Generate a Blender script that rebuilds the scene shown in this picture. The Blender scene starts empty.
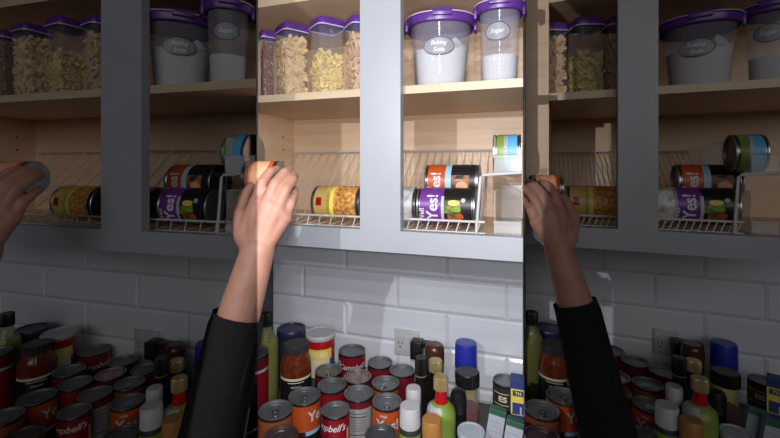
import bpy, bmesh, math, random
from mathutils import Vector, Matrix
C = bpy.context.scene.collection
PI = math.pi
F = 400.0            # focal length in photo pixels
CX, HY = 390.0, 167.0
CAMZ = 1.46
COUNTER = -0.55      # heights are written relative to the eye level
rnd = random.Random(7)

# ------------------------------------------------------------------ materials
MATS = {}
def mat(name, col, rough=0.5, metal=0.0, var=0.06, scale=60.0, bump=0.0, alpha=1.0, spec=0.5, trans=0.0, sss=0.0):
    if name in MATS: return MATS[name]
    m = bpy.data.materials.new(name); m.use_nodes = True
    nt = m.node_tree; b = nt.nodes['Principled BSDF']
    tc = nt.nodes.new('ShaderNodeTexCoord')
    nz = nt.nodes.new('ShaderNodeTexNoise'); nz.inputs['Scale'].default_value = scale; nz.inputs['Detail'].default_value = 4
    nt.links.new(tc.outputs['Object'], nz.inputs['Vector'])
    rp = nt.nodes.new('ShaderNodeValToRGB')
    lo = [max(0, c*(1-var*2)) for c in col]; hi = [min(1, c*(1+var)) for c in col]
    rp.color_ramp.elements[0].position = 0.3; rp.color_ramp.elements[1].position = 0.7
    rp.color_ramp.elements[0].color = (*lo, 1); rp.color_ramp.elements[1].color = (*hi, 1)
    nt.links.new(nz.outputs['Fac'], rp.inputs['Fac'])
    nt.links.new(rp.outputs['Color'], b.inputs['Base Color'])
    b.inputs['Roughness'].default_value = rough; b.inputs['Metallic'].default_value = metal
    b.inputs['Alpha'].default_value = alpha
    b.inputs['Specular IOR Level'].default_value = spec
    b.inputs['Transmission Weight'].default_value = trans
    if sss: b.inputs['Subsurface Weight'].default_value = sss; b.inputs['Subsurface Radius'].default_value = (.01,.004,.002)
    if bump:
        bp = nt.nodes.new('ShaderNodeBump'); bp.inputs['Strength'].default_value = bump; bp.inputs['Distance'].default_value = 0.002
        nt.links.new(nz.outputs['Fac'], bp.inputs['Height']); nt.links.new(bp.outputs['Normal'], b.inputs['Normal'])
    MATS[name] = m
    return m

def wood(name, a, b_, rough=0.5):
    if name in MATS: return MATS[name]
    m = bpy.data.materials.new(name); m.use_nodes = True
    nt = m.node_tree; b = nt.nodes['Principled BSDF']
    tc = nt.nodes.new('ShaderNodeTexCoord'); mp = nt.nodes.new('ShaderNodeMapping')
    mp.inputs['Scale'].default_value = (3, 3, 40)
    nz = nt.nodes.new('ShaderNodeTexNoise'); nz.inputs['Scale'].default_value = 4; nz.inputs['Detail'].default_value = 6
    rp = nt.nodes.new('ShaderNodeValToRGB')
    rp.color_ramp.elements[0].position = .3; rp.color_ramp.elements[1].position = .72
    rp.color_ramp.elements[0].color = (*a, 1); rp.color_ramp.elements[1].color = (*b_, 1)
    nt.links.new(tc.outputs['Object'], mp.inputs['Vector']); nt.links.new(mp.outputs['Vector'], nz.inputs['Vector'])
    nt.links.new(nz.outputs['Fac'], rp.inputs['Fac']); nt.links.new(rp.outputs['Color'], b.inputs['Base Color'])
    b.inputs['Roughness'].default_value = rough
    MATS[name] = m
    return m

WHITE_PAINT = mat('white_paint', (.345,.36,.40), .38, var=.02, scale=12)
MELAMINE = wood('maple_melamine', (.66,.46,.30), (.74,.53,.36), .45)
SHELF_EDGE = wood('maple_edge', (.50,.39,.265), (.55,.43,.30), .45)
TILE = mat('glazed_white_tile', (.70,.725,.80), .12, var=.02, scale=6)
GROUT = mat('pale_grout', (.50,.515,.55), .8, var=.05, scale=200)
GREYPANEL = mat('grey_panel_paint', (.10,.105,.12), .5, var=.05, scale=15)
DARKTRIM = mat('dark_end_panel', (.018,.015,.014), .5, var=.1, scale=30)
GRANITE = mat('speckled_granite', (.075,.07,.068), .35, var=.35, scale=180)
STEEL = mat('tin_lid', (.24,.25,.262), .45, .7, var=.05, scale=30)
STEELD = mat('tin_body', (.45,.46,.48), .3, 1.0, var=.05)
WIRE = mat('white_coated_wire', (.52,.52,.53), .35, var=.02)
PURPLE = mat('purple_plastic', (.095,.028,.22), .3, var=.05)
CLEAR = mat('clear_plastic', (.60,.58,.66), .08, var=.01, alpha=.20)
JARCLEAR = mat('thin_clear_plastic', (.62,.60,.66), .06, var=.01, alpha=.10)
FROST = mat('frosted_bin_plastic', (.78,.80,.84), .15, var=.02, alpha=.26)
FLOUR = mat('white_flour', (.52,.53,.56), .9, var=.02, scale=90, bump=.3)
PENNE = mat('pasta_cream', (.62,.43,.23), .6, var=.12)
ROTI = mat('pasta_yellow', (.60,.45,.17), .6, var=.12)
FARF = mat('pasta_tan', (.52,.33,.19), .6, var=.15)
BEAN = mat('brown_bean', (.16,.055,.035), .35, var=.3, scale=140)
LABELGREY = mat('grey_sticker', (.25,.25,.29), .5, var=.02)
INK = mat('dark_ink', (.05,.05,.06), .6, var=.02)
WHITEINK = mat('white_ink', (.66,.66,.67), .5, var=.02)
CREAM = mat('cream_print', (.72,.64,.42), .5)
RED = mat('red_label', (.25,.008,.018), .35, var=.06)
DRED = mat('dark_red_label', (.15,.008,.014), .4, var=.08)
ORANGE = mat('orange_label', (.50,.085,.018), .38, var=.05)
DORANGE = mat('rust_orange_label', (.30,.075,.03), .4, var=.06)
PEACH = mat('peach_label', (.80,.36,.20), .5, var=.05)
VIOLET = mat('violet_label', (.15,.035,.27), .35, var=.05)
BLACK = mat('black_label', (.012,.011,.014), .35, var=.1)
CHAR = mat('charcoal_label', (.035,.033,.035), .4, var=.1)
LBLUE = mat('pale_blue_band', (.33,.56,.72), .4)
BLUE = mat('blue_label', (.10,.38,.66), .4, var=.05)
LGREEN = mat('lime_label', (.21,.31,.05), .4, var=.06)
MGREEN = mat('leaf_green_label', (.20,.36,.03), .4, var=.06)
DGREEN = mat('dark_green_print', (.03,.105,.06), .5)
MARBLE = mat('grey_speckle_label', (.62,.62,.60), .45, var=.30, scale=75)
YELLOW = mat('yellow_label', (.58,.40,.12), .45, var=.05)
BYELLOW = mat('bright_yellow_print', (.80,.62,.10), .45, var=.05)
NUTRI = mat('pale_grey_label', (.30,.295,.295), .5, var=.05)
FOOD = mat('chickpea_print', (.70,.32,.08), .5, var=.35, scale=160)
FOODB = mat('stew_print', (.32,.13,.05), .5, var=.8, scale=55)
FOODG = mat('greens_print', (.16,.20,.03), .5, var=.6, scale=70)
NAVY = mat('navy_plastic', (.022,.022,.085), .35, var=.05)
COBALT = mat('cobalt_plastic', (.02,.03,.36), .35, var=.04)
WPLASTIC = mat('white_plastic', (.50,.50,.52), .4, var=.02)
GPLASTIC = mat('grey_lid_plastic', (.42,.46,.54), .4, var=.03)
BPLASTIC = mat('black_plastic', (.010,.010,.012), .35, var=.1)
BROWNCAP = mat('brown_plastic', (.075,.022,.013), .25, var=.1)
GOLD = mat('gold_foil_cap', (.55,.43,.20), .35, .6, var=.05)
REDCAP = mat('red_plastic', (.45,.008,.012), .3, var=.05)
TANCAP = mat('orange_tan_plastic', (.40,.185,.05), .4, var=.05)
OIL = mat('golden_oil', (.22,.20,.03), .08, var=.05, scale=20)
OILGLASS = mat('olive_glass', (.30,.32,.12), .06, var=.02, alpha=.45)
SAUCE = mat('tomato_sauce', (.15,.028,.010), .15, var=.25, scale=70)
DARKGLASS = mat('dark_bottle_glass', (.010,.008,.008), .08, var=.1)
SPICE = mat('red_brown_spice', (.16,.03,.015), .6, var=.3, scale=200)
PINK = mat('pinkish_label', (.45,.25,.20), .5)
WHITELAB = mat('white_label', (.46,.47,.49), .5, var=.03)
BOXWHITE = mat('white_card', (.38,.41,.47), .6, var=.03)
BOXBLUE = mat('blue_card', (.035,.055,.22), .5, var=.05)
SKIN = mat('skin', (.43,.215,.155), .55, var=.07, scale=45, sss=.08)
SLEEVE = mat('dark_sleeve_cloth', (.02,.02,.024), .9, var=.2, scale=300)
SLOT = mat('socket_slot', (.02,.02,.02), .6)

# ------------------------------------------------------------------ mesh helpers
def obj(name, bm, m, parent=None, smooth=True):
    me = bpy.data.meshes.new(name)
    bmesh.ops.recalc_face_normals(bm, faces=bm.faces[:])
    bm.to_mesh(me); bm.free()
    for x in (m if isinstance(m, (list, tuple)) else [m]): me.materials.append(x)
    if smooth:
        me.polygons.foreach_set('use_smooth', [True]*len(me.polygons))
        me.set_sharp_from_angle(angle=math.radians(38))
    o = bpy.data.objects.new(name, me); C.objects.link(o)
    if parent: o.parent = parent
    return o
def empty(name):
    o = bpy.data.objects.new(name, None); o.empty_display_size = .02; C.objects.link(o); return o
def tag(o, label, cat, group=None, kind=None):
    o['label'] = label; o['category'] = cat
    if group: o['group'] = group
    if kind: o['kind'] = kind
    return o
def struct(o): o['kind'] = 'structure'; return o
def dup(o, parent=None):
    c = o.copy(); C.objects.link(c)
    if parent: c.parent = parent; c.matrix_parent_inverse = o.matrix_parent_inverse.copy()
    for ch in list(o.children): dup(ch, c)
    return c

def ring(bm, z, rx, ry, n=40, e=2.0, cx=0, cy=0):
    vs = []
    for i in range(n):
        a = 2*PI*i/n; c, s = math.cos(a), math.sin(a)
        vs.append(bm.verts.new((cx+rx*math.copysign(abs(c)**(2/e), c), cy+ry*math.copysign(abs(s)**(2/e), s), z)))
    return vs
def loft(levels, n=40, e=2.0, cap0=True, cap1=True, bm=None):
    """levels: (z, rx[, ry]) rings joined bottom to top"""
    bm = bm or bmesh.new(); prev = None; first = None
    for L in levels:
        z, rx = L[0], L[1]; ry = L[2] if len(L) > 2 else rx
        r = ring(bm, z, rx, ry, n, e)
        if prev:
            for i in range(n): bm.faces.new((prev[i], prev[(i+1) % n], r[(i+1) % n], r[i]))
        else: first = r
        prev = r
    if cap0: bm.faces.new(first[::-1])
    if cap1: bm.faces.new(prev)
    return bm
def box(bm, c, s, M=None):
    r = bmesh.ops.create_cube(bm, size=1.0)
    for v in r['verts']:
        v.co = Vector((v.co.x*s[0]+c[0], v.co.y*s[1]+c[1], v.co.z*s[2]+c[2]))
        if M: v.co = M @ v.co
    return r['verts']
def bevel(bm, w, seg=2):
    bmesh.ops.bevel(bm, geom=bm.edges[:], offset=w, segments=seg, affect='EDGES', profile=.5); return bm
def tube(bm, pts, r, n=8):
    pts = [Vector(p) for p in pts]; prev = None
    for i, p in enumerate(pts):
        a = pts[max(i-1, 0)]; b = pts[min(i+1, len(pts)-1)]
        d = (b-a).normalized()
        up = Vector((0, 0, 1)) if abs(d.z) < .9 else Vector((0, 1, 0))
        x = d.cross(up).normalized(); y = d.cross(x).normalized()
        vs = [bm.verts.new(p + r*(math.cos(2*PI*k/n)*x + math.sin(2*PI*k/n)*y)) for k in range(n)]
        if prev:
            for k in range(n): bm.faces.new((prev[k], prev[(k+1) % n], vs[(k+1) % n], vs[k]))
        else: bm.faces.new(vs)
        prev = vs
    bm.faces.new(prev[::-1]); return bm
def prism(bm, poly, z0, z1):
    a = [bm.verts.new((x, y, z0)) for x, y in poly]; b = [bm.verts.new((x, y, z1)) for x, y in poly]
    n = len(poly)
    bm.faces.new(a[::-1]); bm.faces.new(b)
    for i in range(n): bm.faces.new((a[i], a[(i+1) % n], b[(i+1) % n], b[i]))
    return bm

TXT = {}
def text_bm(s, size=1.0, shear=0.0, bold=0.0, sx=1.0):
    """planar lettering, centred on the origin, in x (right) and y (up)"""
    key = (s, shear, bold)
    if key not in TXT:
        cu = bpy.data.curves.new('lettering', 'FONT'); cu.body = s; cu.align_x = 'CENTER'; cu.align_y = 'CENTER'
        cu.shear = shear; cu.offset = bold; cu.resolution_u = 3; cu.size = 1.0
        o = bpy.data.objects.new('lettering', cu); C.objects.link(o)
        dg = bpy.context.evaluated_depsgraph_get(); dg.update()
        me = bpy.data.meshes.new_from_object(o.evaluated_get(dg))
        vs = [v.co.copy() for v in me.vertices]; fs = [tuple(p.vertices) for p in me.polygons]
        xs = [v.x for v in vs]; ys = [v.y for v in vs]
        ox, oy = (min(xs)+max(xs))/2, (min(ys)+max(ys))/2
        TXT[key] = ([(v.x-ox, v.y-oy) for v in vs], fs)
        bpy.data.objects.remove(o); bpy.data.meshes.remove(me)
    vs, fs = TXT[key]
    bm = bmesh.new(); V = [bm.verts.new((x*size*sx, y*size, 0)) for x, y in vs]
    for f in fs:
        try: bm.faces.new([V[i] for i in f])
        except ValueError: pass
    return bm
def wrap(bm, rad, th0, z0, lift=.0005):
    """lay planar lettering round an upright cylinder or cone of radius rad(z), centred at angle th0"""
    bmesh.ops.triangulate(bm, faces=bm.faces[:])
    for v in bm.verts:
        z = z0+v.co.y; r = (rad(z) if callable(rad) else rad)+lift
        a = th0+v.co.x/r
        v.co = Vector((r*math.cos(a), r*math.sin(a), z))
    return bm
def front(bm, x0, y, z0):
    """stand planar lettering on a face that looks along -y"""
    for v in bm.verts: v.co = Vector((x0+v.co.x, y, z0+v.co.y))
    return bm
def disc_patch(w, h, n=36, e=2.0):
    bm = bmesh.new(); vs = ring(bm, 0, w/2, h/2, n, e); c = bm.verts.new((0, 0, 0))
    for i in range(n): bm.faces.new((c, vs[i], vs[(i+1) % n]))
    bmesh.ops.subdivide_edges(bm, edges=bm.edges[:], cuts=2)
    return bm
def ring_patch(w, h, t, n=48):
    bm = bmesh.new(); a = ring(bm, 0, w/2, h/2, n); b = ring(bm, 0, w/2-t, h/2-t, n)
    for i in range(n): bm.faces.new((a[i], a[(i+1) % n], b[(i+1) % n], b[i]))
    return bm
def rect_patch(w, h, nx=8, ny=2):
    bm = bmesh.new()
    g = [[bm.verts.new(((i/nx-.5)*w, (j/ny-.5)*h, 0)) for i in range(nx+1)] for j in range(ny+1)]
    for j in range(ny):
        for i in range(nx): bm.faces.new((g[j][i], g[j][i+1], g[j+1][i+1], g[j+1][i]))
    return bm
def sleeve_label(r, z0, z1, fn, nt=72, nz=24):
    """cylindrical paper label; fn(angle from the front in degrees, height 0..1) picks the printed colour"""
    bm = bmesh.new(); G = [ring(bm, z0+(z1-z0)*j/nz, r, r, nt) for j in range(nz+1)]
    for j in range(nz):
        for i in range(nt):
            f = bm.faces.new((G[j][i], G[j][(i+1) % nt], G[j+1][(i+1) % nt], G[j+1][i]))
            th = ((i+.5)*360/nt+90+180) % 360-180
            f.material_index = fn(th, (j+.5)/nz)
    return bm
FRONT = -PI/2

# ------------------------------------------------------------------ bays
DX = {'left': -259.0, 'middle': 0.0, 'right': 258.0}
CLIP = {'left': (-90, 255.9), 'middle': (258.1, 523.0), 'right': (525.6, 880)}
C_FACE, YAW = .63, math.radians(18.4)
class Bay:
    def __init__(self, side):
        self.side = side; self.dx = DX[side]
        k = self.dx/F
        ux, uy = math.cos(YAW)-k*math.sin(YAW), -math.sin(YAW)
        self.ss = math.hypot(ux, uy); self.u = Vector((ux, uy))/self.ss
        self.n = Vector((-self.u.y, self.u.x)); self.ts = 1/self.ss
        nx, ny = math.sin(YAW), math.cos(YAW)
        d = C_FACE/(nx*(-10/F)+ny)
        p = Vector(((-10/F+k)*d, d)); self.c = p.dot(self.n)
        self.yaw = math.atan2(-self.u.y, self.u.x)
        a, b = CLIP[side]; self.amin, self.amax = (a-CX)/F, (b-CX)/F
    def xy(self, px, t):
        a = (px+self.dx-CX)/F
        d = (self.c+t*self.ts)/(self.n.x*a+self.n.y)
        return Vector((a*d, d))
    def s(self, px, t): return self.xy(px, t).dot(self.u)
    def st(self, s, t): return self.u*s+self.n*(self.c+t*self.ts)
    def z(self, px, py, t): return (HY-py)/F*self.xy(px, t).y
    def P(self, px, t, z): p = self.xy(px, t); return Vector((p.x, p.y, z+CAMZ))
    def S(self, s, t, z): p = self.st(s, t); return Vector((p.x, p.y, z+CAMZ))
    def clip(self, poly):
        for a, sg in ((self.amin, 1), (self.amax, -1)):
            out = []
            f = lambda p: sg*(p[0]-a*p[1])
            for i in range(len(poly)):
                p, q = poly[i], poly[(i+1) % len(poly)]
                fp, fq = f(p), f(q)
                if fp >= 0: out.append(p)
                if (fp >= 0) != (fq >= 0):
                    w = fp/(fp-fq); out.append((p[0]+w*(q[0]-p[0]), p[1]+w*(q[1]-p[1])))
            poly = out
            if len(poly) < 3: return []
        return poly
    def board(self, bm, s0, s1, t0, t1, z0, z1, clip=True):
        poly = [tuple(self.st(s, t)) for s, t in ((s0, t0), (s1, t0), (s1, t1), (s0, t1))]
        if clip: poly = self.clip(poly)
        if poly: prism(bm, poly, z0+CAMZ, z1+CAMZ)
        return bm
BAYS = {k: Bay(k) for k in DX}
MID = BAYS['middle']
BRIGHT = {'left': 'dim left', 'middle': 'bright middle', 'right': 'dim right'}

RAIL_B, RAIL_T = -.142, -.106
SHELF_B, SHELF_T = .124, .1375
FLOORZ = -.112
TOPZ = .40
WALL_T = .32
trim_no = 0
def trim(bm, m):
    global trim_no
    trim_no += 1
    return struct(obj('trim_%d' % trim_no, bm, m, smooth=False))

def cabinet(b):
    root = empty('wall_cabinet'); far0, far1 = b.s(150, 0)-.3, b.s(560, 0)+.35
    def part(name, m, *a):
        bm = bmesh.new(); b.board(bm, *a)
        return obj(name, bm, m, root, smooth=False)
    part('stile', WHITE_PAINT, b.s(360, 0), b.s(400.4, 0), 0, .019, RAIL_T, TOPZ)
    part('bottom_rail', WHITE_PAINT, far0, far1, 0, .019, RAIL_B, RAIL_T)
    s0 = b.s(294, .30)
    part('side_panel', MELAMINE, s0-(.016 if b.side != 'right' else .09), s0, .0195, .30, RAIL_B, TOPZ)
    part('back_panel', MELAMINE, s0-.016, far1, .3005, .308, RAIL_B, TOPZ)
    part('bottom_panel', MELAMINE, s0+.0005, far1, .0195, .30, FLOORZ-.014, FLOORZ)
    for z0, z1 in ((SHELF_B, SHELF_T), (.307, .321)):
        sh = part('shelf', MELAMINE, s0+.0005, far1, .024, .30, z0, z1)
        bm = bmesh.new(); b.board(bm, s0+.0005, far1, .0215, .024, z0, z1)
        obj('edge_band', bm, SHELF_EDGE, sh, smooth=False)
    # shelf pin holes in the side panel
    for z in (-.02, .012, .044, .076):
        bm = bmesh.new()
        p = b.S(s0+.0004, .25, z); p0 = b.S(s0-.001, .25, z)
        if b.side != 'right': tube(bm, [p0, p], .0025, 10); obj('pin_hole', bm, BROWNCAP, root)
    tag(root, 'open white face-frame wall cabinet with maple shelves, %s of three' % BRIGHT[b.side], 'cabinet', 'wall cabinets')
for b in BAYS.values(): cabinet(b)

# angled end panels that close the joints between the cabinets, and the wall returns under them
for px, d_face, d_wall in ((257.0, .70, .885), (524.3, .70, .90)):
    bm = bmesh.new(); a = (px-CX)/F; dr = Vector((a, 1)).normalized(); nn = Vector((dr.y, -dr.x))*.0009
    for d0, d1, z0, z1 in ((d_face, 1.2, RAIL_B, TOPZ), (d_wall, 1.2, COUNTER, RAIL_B-.001)):
        p, q = Vector((a*d0, d0)), Vector((a*d1, d1))
        prism(bm, [tuple(p-nn), tuple(p+nn), tuple(q+nn), tuple(q-nn)], z0+CAMZ, z1+CAMZ)
    trim(bm, DARKTRIM)

def tiled_wall(b):
    bm = bmesh.new()
    j0 = b.s(303.5, WALL_T); w = (b.s(507, WALL_T)-j0)/2; h = .0835
    smin = b.s(CLIP[b.side][0]-b.dx, WALL_T); smax = b.s(CLIP[b.side][1]-b.dx, WALL_T)
    if b.side == 'middle': smin = b.s(273, WALL_T)
    b.board(bm, smin-.02, smax+.02, WALL_T+.003/b.ts, WALL_T+.02/b.ts, COUNTER, .42)
    for f in bm.faces: f.material_index = 1
    zt = -.268
    g, bv, rise = .0011, .0062, .0034
    for r in range(-2, 4):
        z1 = zt-r*h; z0 = z1-h
        if z0 < COUNTER: z0 = COUNTER
        if r == -2: z1 = zt+1.6*h
        for i in range(-8, 9):
            s0 = j0+i*w+(w*.47 if r % 2 else 0); s1 = s0+w
            a, c = max(s0, smin), min(s1, smax)
            if c-a < .003: continue
            x0, x1, y0, y1 = a+g, c-g, z0+g, z1-g
            ix0 = x0+(bv if a == s0 else 0); ix1 = x1-(bv if c == s1 else 0)
            if ix1 <= ix0: continue
            tb, tf = WALL_T+.003/b.ts, WALL_T+(.003-rise)/b.ts
            B_ = [bm.verts.new(b.S(s, tb, z)) for s, z in ((x0, y0), (x1, y0), (x1, y1), (x0, y1))]
            T_ = [bm.verts.new(b.S(s, tf, z)) for s, z in ((ix0, y0+bv), (ix1, y0+bv), (ix1, y1-bv), (ix0, y1-bv))]
            bm.faces.new(T_)
            for k in range(4): bm.faces.new((B_[k], B_[(k+1) % 4], T_[(k+1) % 4], T_[k]))
    struct(obj('wall_'+{'middle': 'back'}.get(b.side, b.side), bm, [TILE, GROUT], smooth=False))
for b in BAYS.values(): tiled_wall(b)
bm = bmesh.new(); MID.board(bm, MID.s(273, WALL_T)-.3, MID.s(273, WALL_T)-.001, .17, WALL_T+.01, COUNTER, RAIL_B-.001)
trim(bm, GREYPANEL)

bm = bmesh.new(); box(bm, (0, .93, CAMZ+COUNTER-.02), (3.0, .80, .04))
tag(obj('countertop', bevel(bm, .004), GRANITE, smooth=False), 'dark speckled countertop running under all the cans and bottles', 'countertop')
# base units and floor under the counter
bm = bmesh.new(); box(bm, (0, .99, (CAMZ+COUNTER-.04)/2+.05), (2.96, .62, CAMZ+COUNTER-.14))
bc = obj('base_cabinet', bm, WHITE_PAINT, smooth=False)
tag(bc, 'white base cabinet under the dark countertop', 'cabinet')
bm = bmesh.new(); box(bm, (0, .95, .05), (2.9, .56, .1)); obj('plinth', bm, GREYPANEL, bc, smooth=False)
bm = bmesh.new(); box(bm, (0, -.3, -.05), (4.4, 3.6, .1)); struct(obj('floor', bm, mat('floor_boards', (.16,.11,.08), .5), smooth=False))

# ------------------------------------------------------------------ wire racks and bins
def wire_rack(b, px0, px1, n, end_frame, label):
    root = empty('wire_rack'); tf, tm, tb = .045, .10, .282
    root.location = b.S((b.s(px0, tf)+b.s(px1, tf))/2, tf, FLOORZ)
    inv = Matrix.Translation(-root.location)
    zl, zm, zt, zlip = -.1085, -.1055, .038, -.0905
    s0, s1 = b.s(px0, tb), b.s(px1, tf)
    if b.side == 'right' and end_frame: s0 = b.s(px0-9, tf)
    def bar(name, pts, r, m=WIRE):
        bm = bmesh.new(); tube(bm, pts, r)
        for v in bm.verts: v.co = inv @ v.co
        return obj(name, bm, m, root)
    R = .0017
    lim = lambda t: b.s(513.5, t) if b.side == 'left' and end_frame else 1e9
    e_ = lambda t: min(s1, lim(t))
    zmid = zm+(zt-zm)*(.18-tm)/(tb-tm)
    bar('top_bar', [b.S(s0, tb, zt), b.S(e_(tb), tb, zt)], R)
    bar('middle_bar', [b.S(s0, .18, zmid-.003), b.S(e_(.18), .18, zmid-.003)], R)
    bar('front_bar', [b.S(s0, tf-.004, zlip), b.S(s1, tf-.004, zlip)], .0021)
    bar('bottom_bar', [b.S(s0, tf, zl-.0015), b.S(s1, tf, zl-.0015)], .0019)
    for i in range(n):
        s = s0+(s1-s0)*(i+.35)/n; te = tb
        while te > tm and s > lim(te): te -= .004
        bar('wire', [b.S(s+.004, tf-.002, zlip), b.S(s-.002, tf, zl), b.S(s, tm, zm)]+([b.S(s, te, zm+(zt-zm)*(te-tm)/(tb-tm))] if te > tm+.01 else []), .0011)
    if end_frame:
        q = [b.P(476, tf-.006, FLOORZ), b.P(480.5, tf-.006, b.z(480, 177, tf)), b.P(482.5, tf-.006, b.z(482, 175, tf)), b.P(521.5 if b.side != 'left' else 514, tf-.006, b.z(521, 172.6, tf))]
        bar('end_frame', q, .0024)
        q = [b.P(478, tf+.01, FLOORZ), b.P(486, tf+.012, b.z(486, 175.5, tf)), b.P(486, .26, b.z(486, 175.5, tf))]
        bar('brace', q, .0012)
        for t in (.10, .20): bar('platform_wire', [b.P(486, t, b.z(486, 175.5, tf)+.001), b.P((519 if t < .15 else 516)-(7 if b.side == 'left' else 0), t, b.z(486, 175.5, tf)+.001)], .0014)
    tag(root, label, 'rack', 'white wire can racks')
for b in BAYS.values():
    wire_rack(b, 295, 374, 13, False, 'empty-ended white wire can rack left of the stile in the %s cabinet' % BRIGHT[b.side])
    wire_rack(b, 398, 485, 13, True, 'white wire can rack right of the stile in the %s cabinet' % BRIGHT[b.side])

def clear_bin(b, zb, h, zf, name_label):
    """open-front clear bin"""
    root = empty('clear_bin'); t0, t1 = .055, .27
    pxr = 521.3 if b.side != 'left' else 513.0
    s0, s1 = b.s(494 if b.side != 'left' else 484, t0), b.s(pxr, t0)
    root.location = b.S((s0+s1)/2, t0, zb); inv = Matrix.Translation(-root.location)
    def panel(name, *a):
        bm = bmesh.new(); b.board(bm, *a)
        if not bm.verts: bm.free(); return
        for v in bm.verts: v.co = inv @ v.co
        obj(name, bm, FROST, root, smooth=False)
    w = .0022
    panel('base', s0, s1, t0, t1, zb, zb+w)
    panel('side_wall', s0, s0+w, t0+.004, t1, zb+w, zb+h)
    panel('back_wall', s0+w, s1, t1-.004, t1, zb+w, zb+h)
    panel('front_wall', s0, s1, t0, t0+.004, zb+w, zb+zf)
    bm = bmesh.new(); b.board(bm, s0-.001, s1, t0-.004, t0+.004, zb+zf, zb+zf+.004)
    for v in bm.verts: v.co = inv @ v.co
    obj('front_lip', bm, FROST, root, smooth=False)
    tag(root, name_label, 'bin', 'clear plastic bins')
ZPLAT = MID.z(486, 175.5, .045)+.003
for b in BAYS.values():
    clear_bin(b, ZPLAT, .062, .026, 'upper clear plastic bin holding a green and blue can, %s cabinet' % BRIGHT[b.side])
    clear_bin(b, FLOORZ+.0005, .072, .018, 'lower empty clear plastic bin standing on the %s cabinet floor' % BRIGHT[b.side])

# ------------------------------------------------------------------ placing one kind of thing in the three bays
def place(root, px, D, z, desc, cat, where, group=None, rot=0.0, face=True, mtx=None, shift=None, skip=(), kind=None, plain=None):
    """the thing itself goes to the middle bay, copies go to the dimmer bays"""
    shift = shift or {}
    for side in ('middle', 'left', 'right'):
        if side in skip: continue
        b = BAYS[side]
        o = root if side == 'middle' else dup(root)
        X = (px+b.dx+shift.get(side, 0)-CX)/F*D
        o.location = (X, D, z+CAMZ)
        if mtx is not None: o.rotation_euler = (Matrix.Rotation(-b.yaw, 3, 'Z') @ mtx).to_euler()
        elif face: o.rotation_euler = (0, 0, -math.atan2(X, D)+rot)
        else: o.rotation_euler = (0, 0, -b.yaw+rot)
        if where == 'counter': BASES.append((side, o))
        tag(o, '%s, %s %s' % (desc, BRIGHT[side], where), cat, (group+' in the %s bay' % BRIGHT[side]) if group else None, kind)

BASES = []
# ------------------------------------------------------------------ cans
def make_can(name, r, h, mats, fn, tab=False, texts=(), lidm=STEEL, z0=.006, z1=None):
    root = empty(name)
    g = .0016
    body = loft([(0, r-.003), (0, r-.001), (.001, r), (.003, r), (.0045, r-g), (h-.0045, r-g), (h-.003, r), (h-.001, r)], 48, cap1=False)
    obj('body', body, STEELD, root)
    lid = loft([(h-.004, r-.0038, ), (h-.0035, r-.0032), (h, r-.0026), (h+.0008, r-.0014), (h+.0006, r-.0002), (h-.001, r)], 48, cap0=False, cap1=False)
    # panel with raised rings
    bmesh.ops.delete(lid, geom=[], context='VERTS')
    prof = [(h-.004, r-.0038), (h-.004, r*.80), (h-.0031, r*.77), (h-.0031, r*.66), (h-.0040, r*.63), (h-.0040, r*.20)]
    loft(prof[::-1], 48, cap0=True, cap1=False, bm=lid)
    L = obj('lid', lid, lidm, root)
    if tab:
        bm = disc_patch(r*.44, r*.72, 24); bmesh.ops.solidify(bm, geom=bm.faces[:], thickness=.001)
        for v in bm.verts: v.co += Vector((0, -r*.30, h-.0018))
        obj('pull_tab', bm, STEELD, root)
        bm = bmesh.new(); tube(bm, [(r*.13*math.cos(a*PI/8), -r*.42+r*.2*math.sin(a*PI/8), h-.0014) for a in range(17)], .0008, 6)
        obj('tab_ring', bm, lidm, root)
    z1 = z1 or h-.006
    lab = obj('label', sleeve_label(r+.0002, z0, z1, fn), mats, root)
    for (s, size, th, z, m, *k) in texts:
        kw = k[0] if k else {}
        if s == '#':  bm = rect_patch(size, kw['h'])
        elif s == '@': bm = disc_patch(size, kw['h'])
        else: bm = text_bm(s, size, kw.get('shear', 0), kw.get('bold', .012), kw.get('sx', 1))
        if kw.get('turn'): bmesh.ops.rotate(bm, verts=bm.verts[:], cent=(0, 0, 0), matrix=Matrix.Rotation(kw['turn'], 3, 'Z'))
        wrap(bm, r+.0002, FRONT+math.radians(th), z, kw.get('lift', .0004))
        obj('lettering' if s not in '#@' else 'printed_panel', bm, m, lab, smooth=False)
    return root
solid = lambda *_: 0
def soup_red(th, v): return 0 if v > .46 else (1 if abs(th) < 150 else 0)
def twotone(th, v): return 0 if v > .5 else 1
CW = 'counter'
def can(px, py, r, desc, mats, fn, tab=False, texts=(), name='soup_can', h=.10, rot=0, skip=(), shift=None, lidm=STEEL, cat='can'):
    D = (-(COUNTER)-h)*F/(py-HY)
    c = make_can(name, r, h, mats, fn, tab, texts, lidm)
    place(c, px, D, COUNTER, desc, cat, CW, 'cans', rot, skip=skip, shift=shift)
IT = dict(shear=.35, bold=.015)
can(352, 350, .033, 'red can with white script, at the back by the tiles', [RED, WHITELAB], soup_red,
    texts=[("Campbell's", .0175, 8, .071, WHITEINK, IT), ('#', .010, -62, .05, WHITELAB, dict(h=.07))])
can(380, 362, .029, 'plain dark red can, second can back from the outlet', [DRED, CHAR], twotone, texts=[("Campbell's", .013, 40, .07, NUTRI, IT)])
can(402, 370, .028, 'dark red can directly below the wall outlet', [DRED, DRED], solid, rot=.4)
can(328.5, 370, .0295, 'dark can with ring-pull lid, below the white-lidded canister', [CHAR, DRED], lambda th, v: 1 if v > .8 else 0, True)
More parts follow.
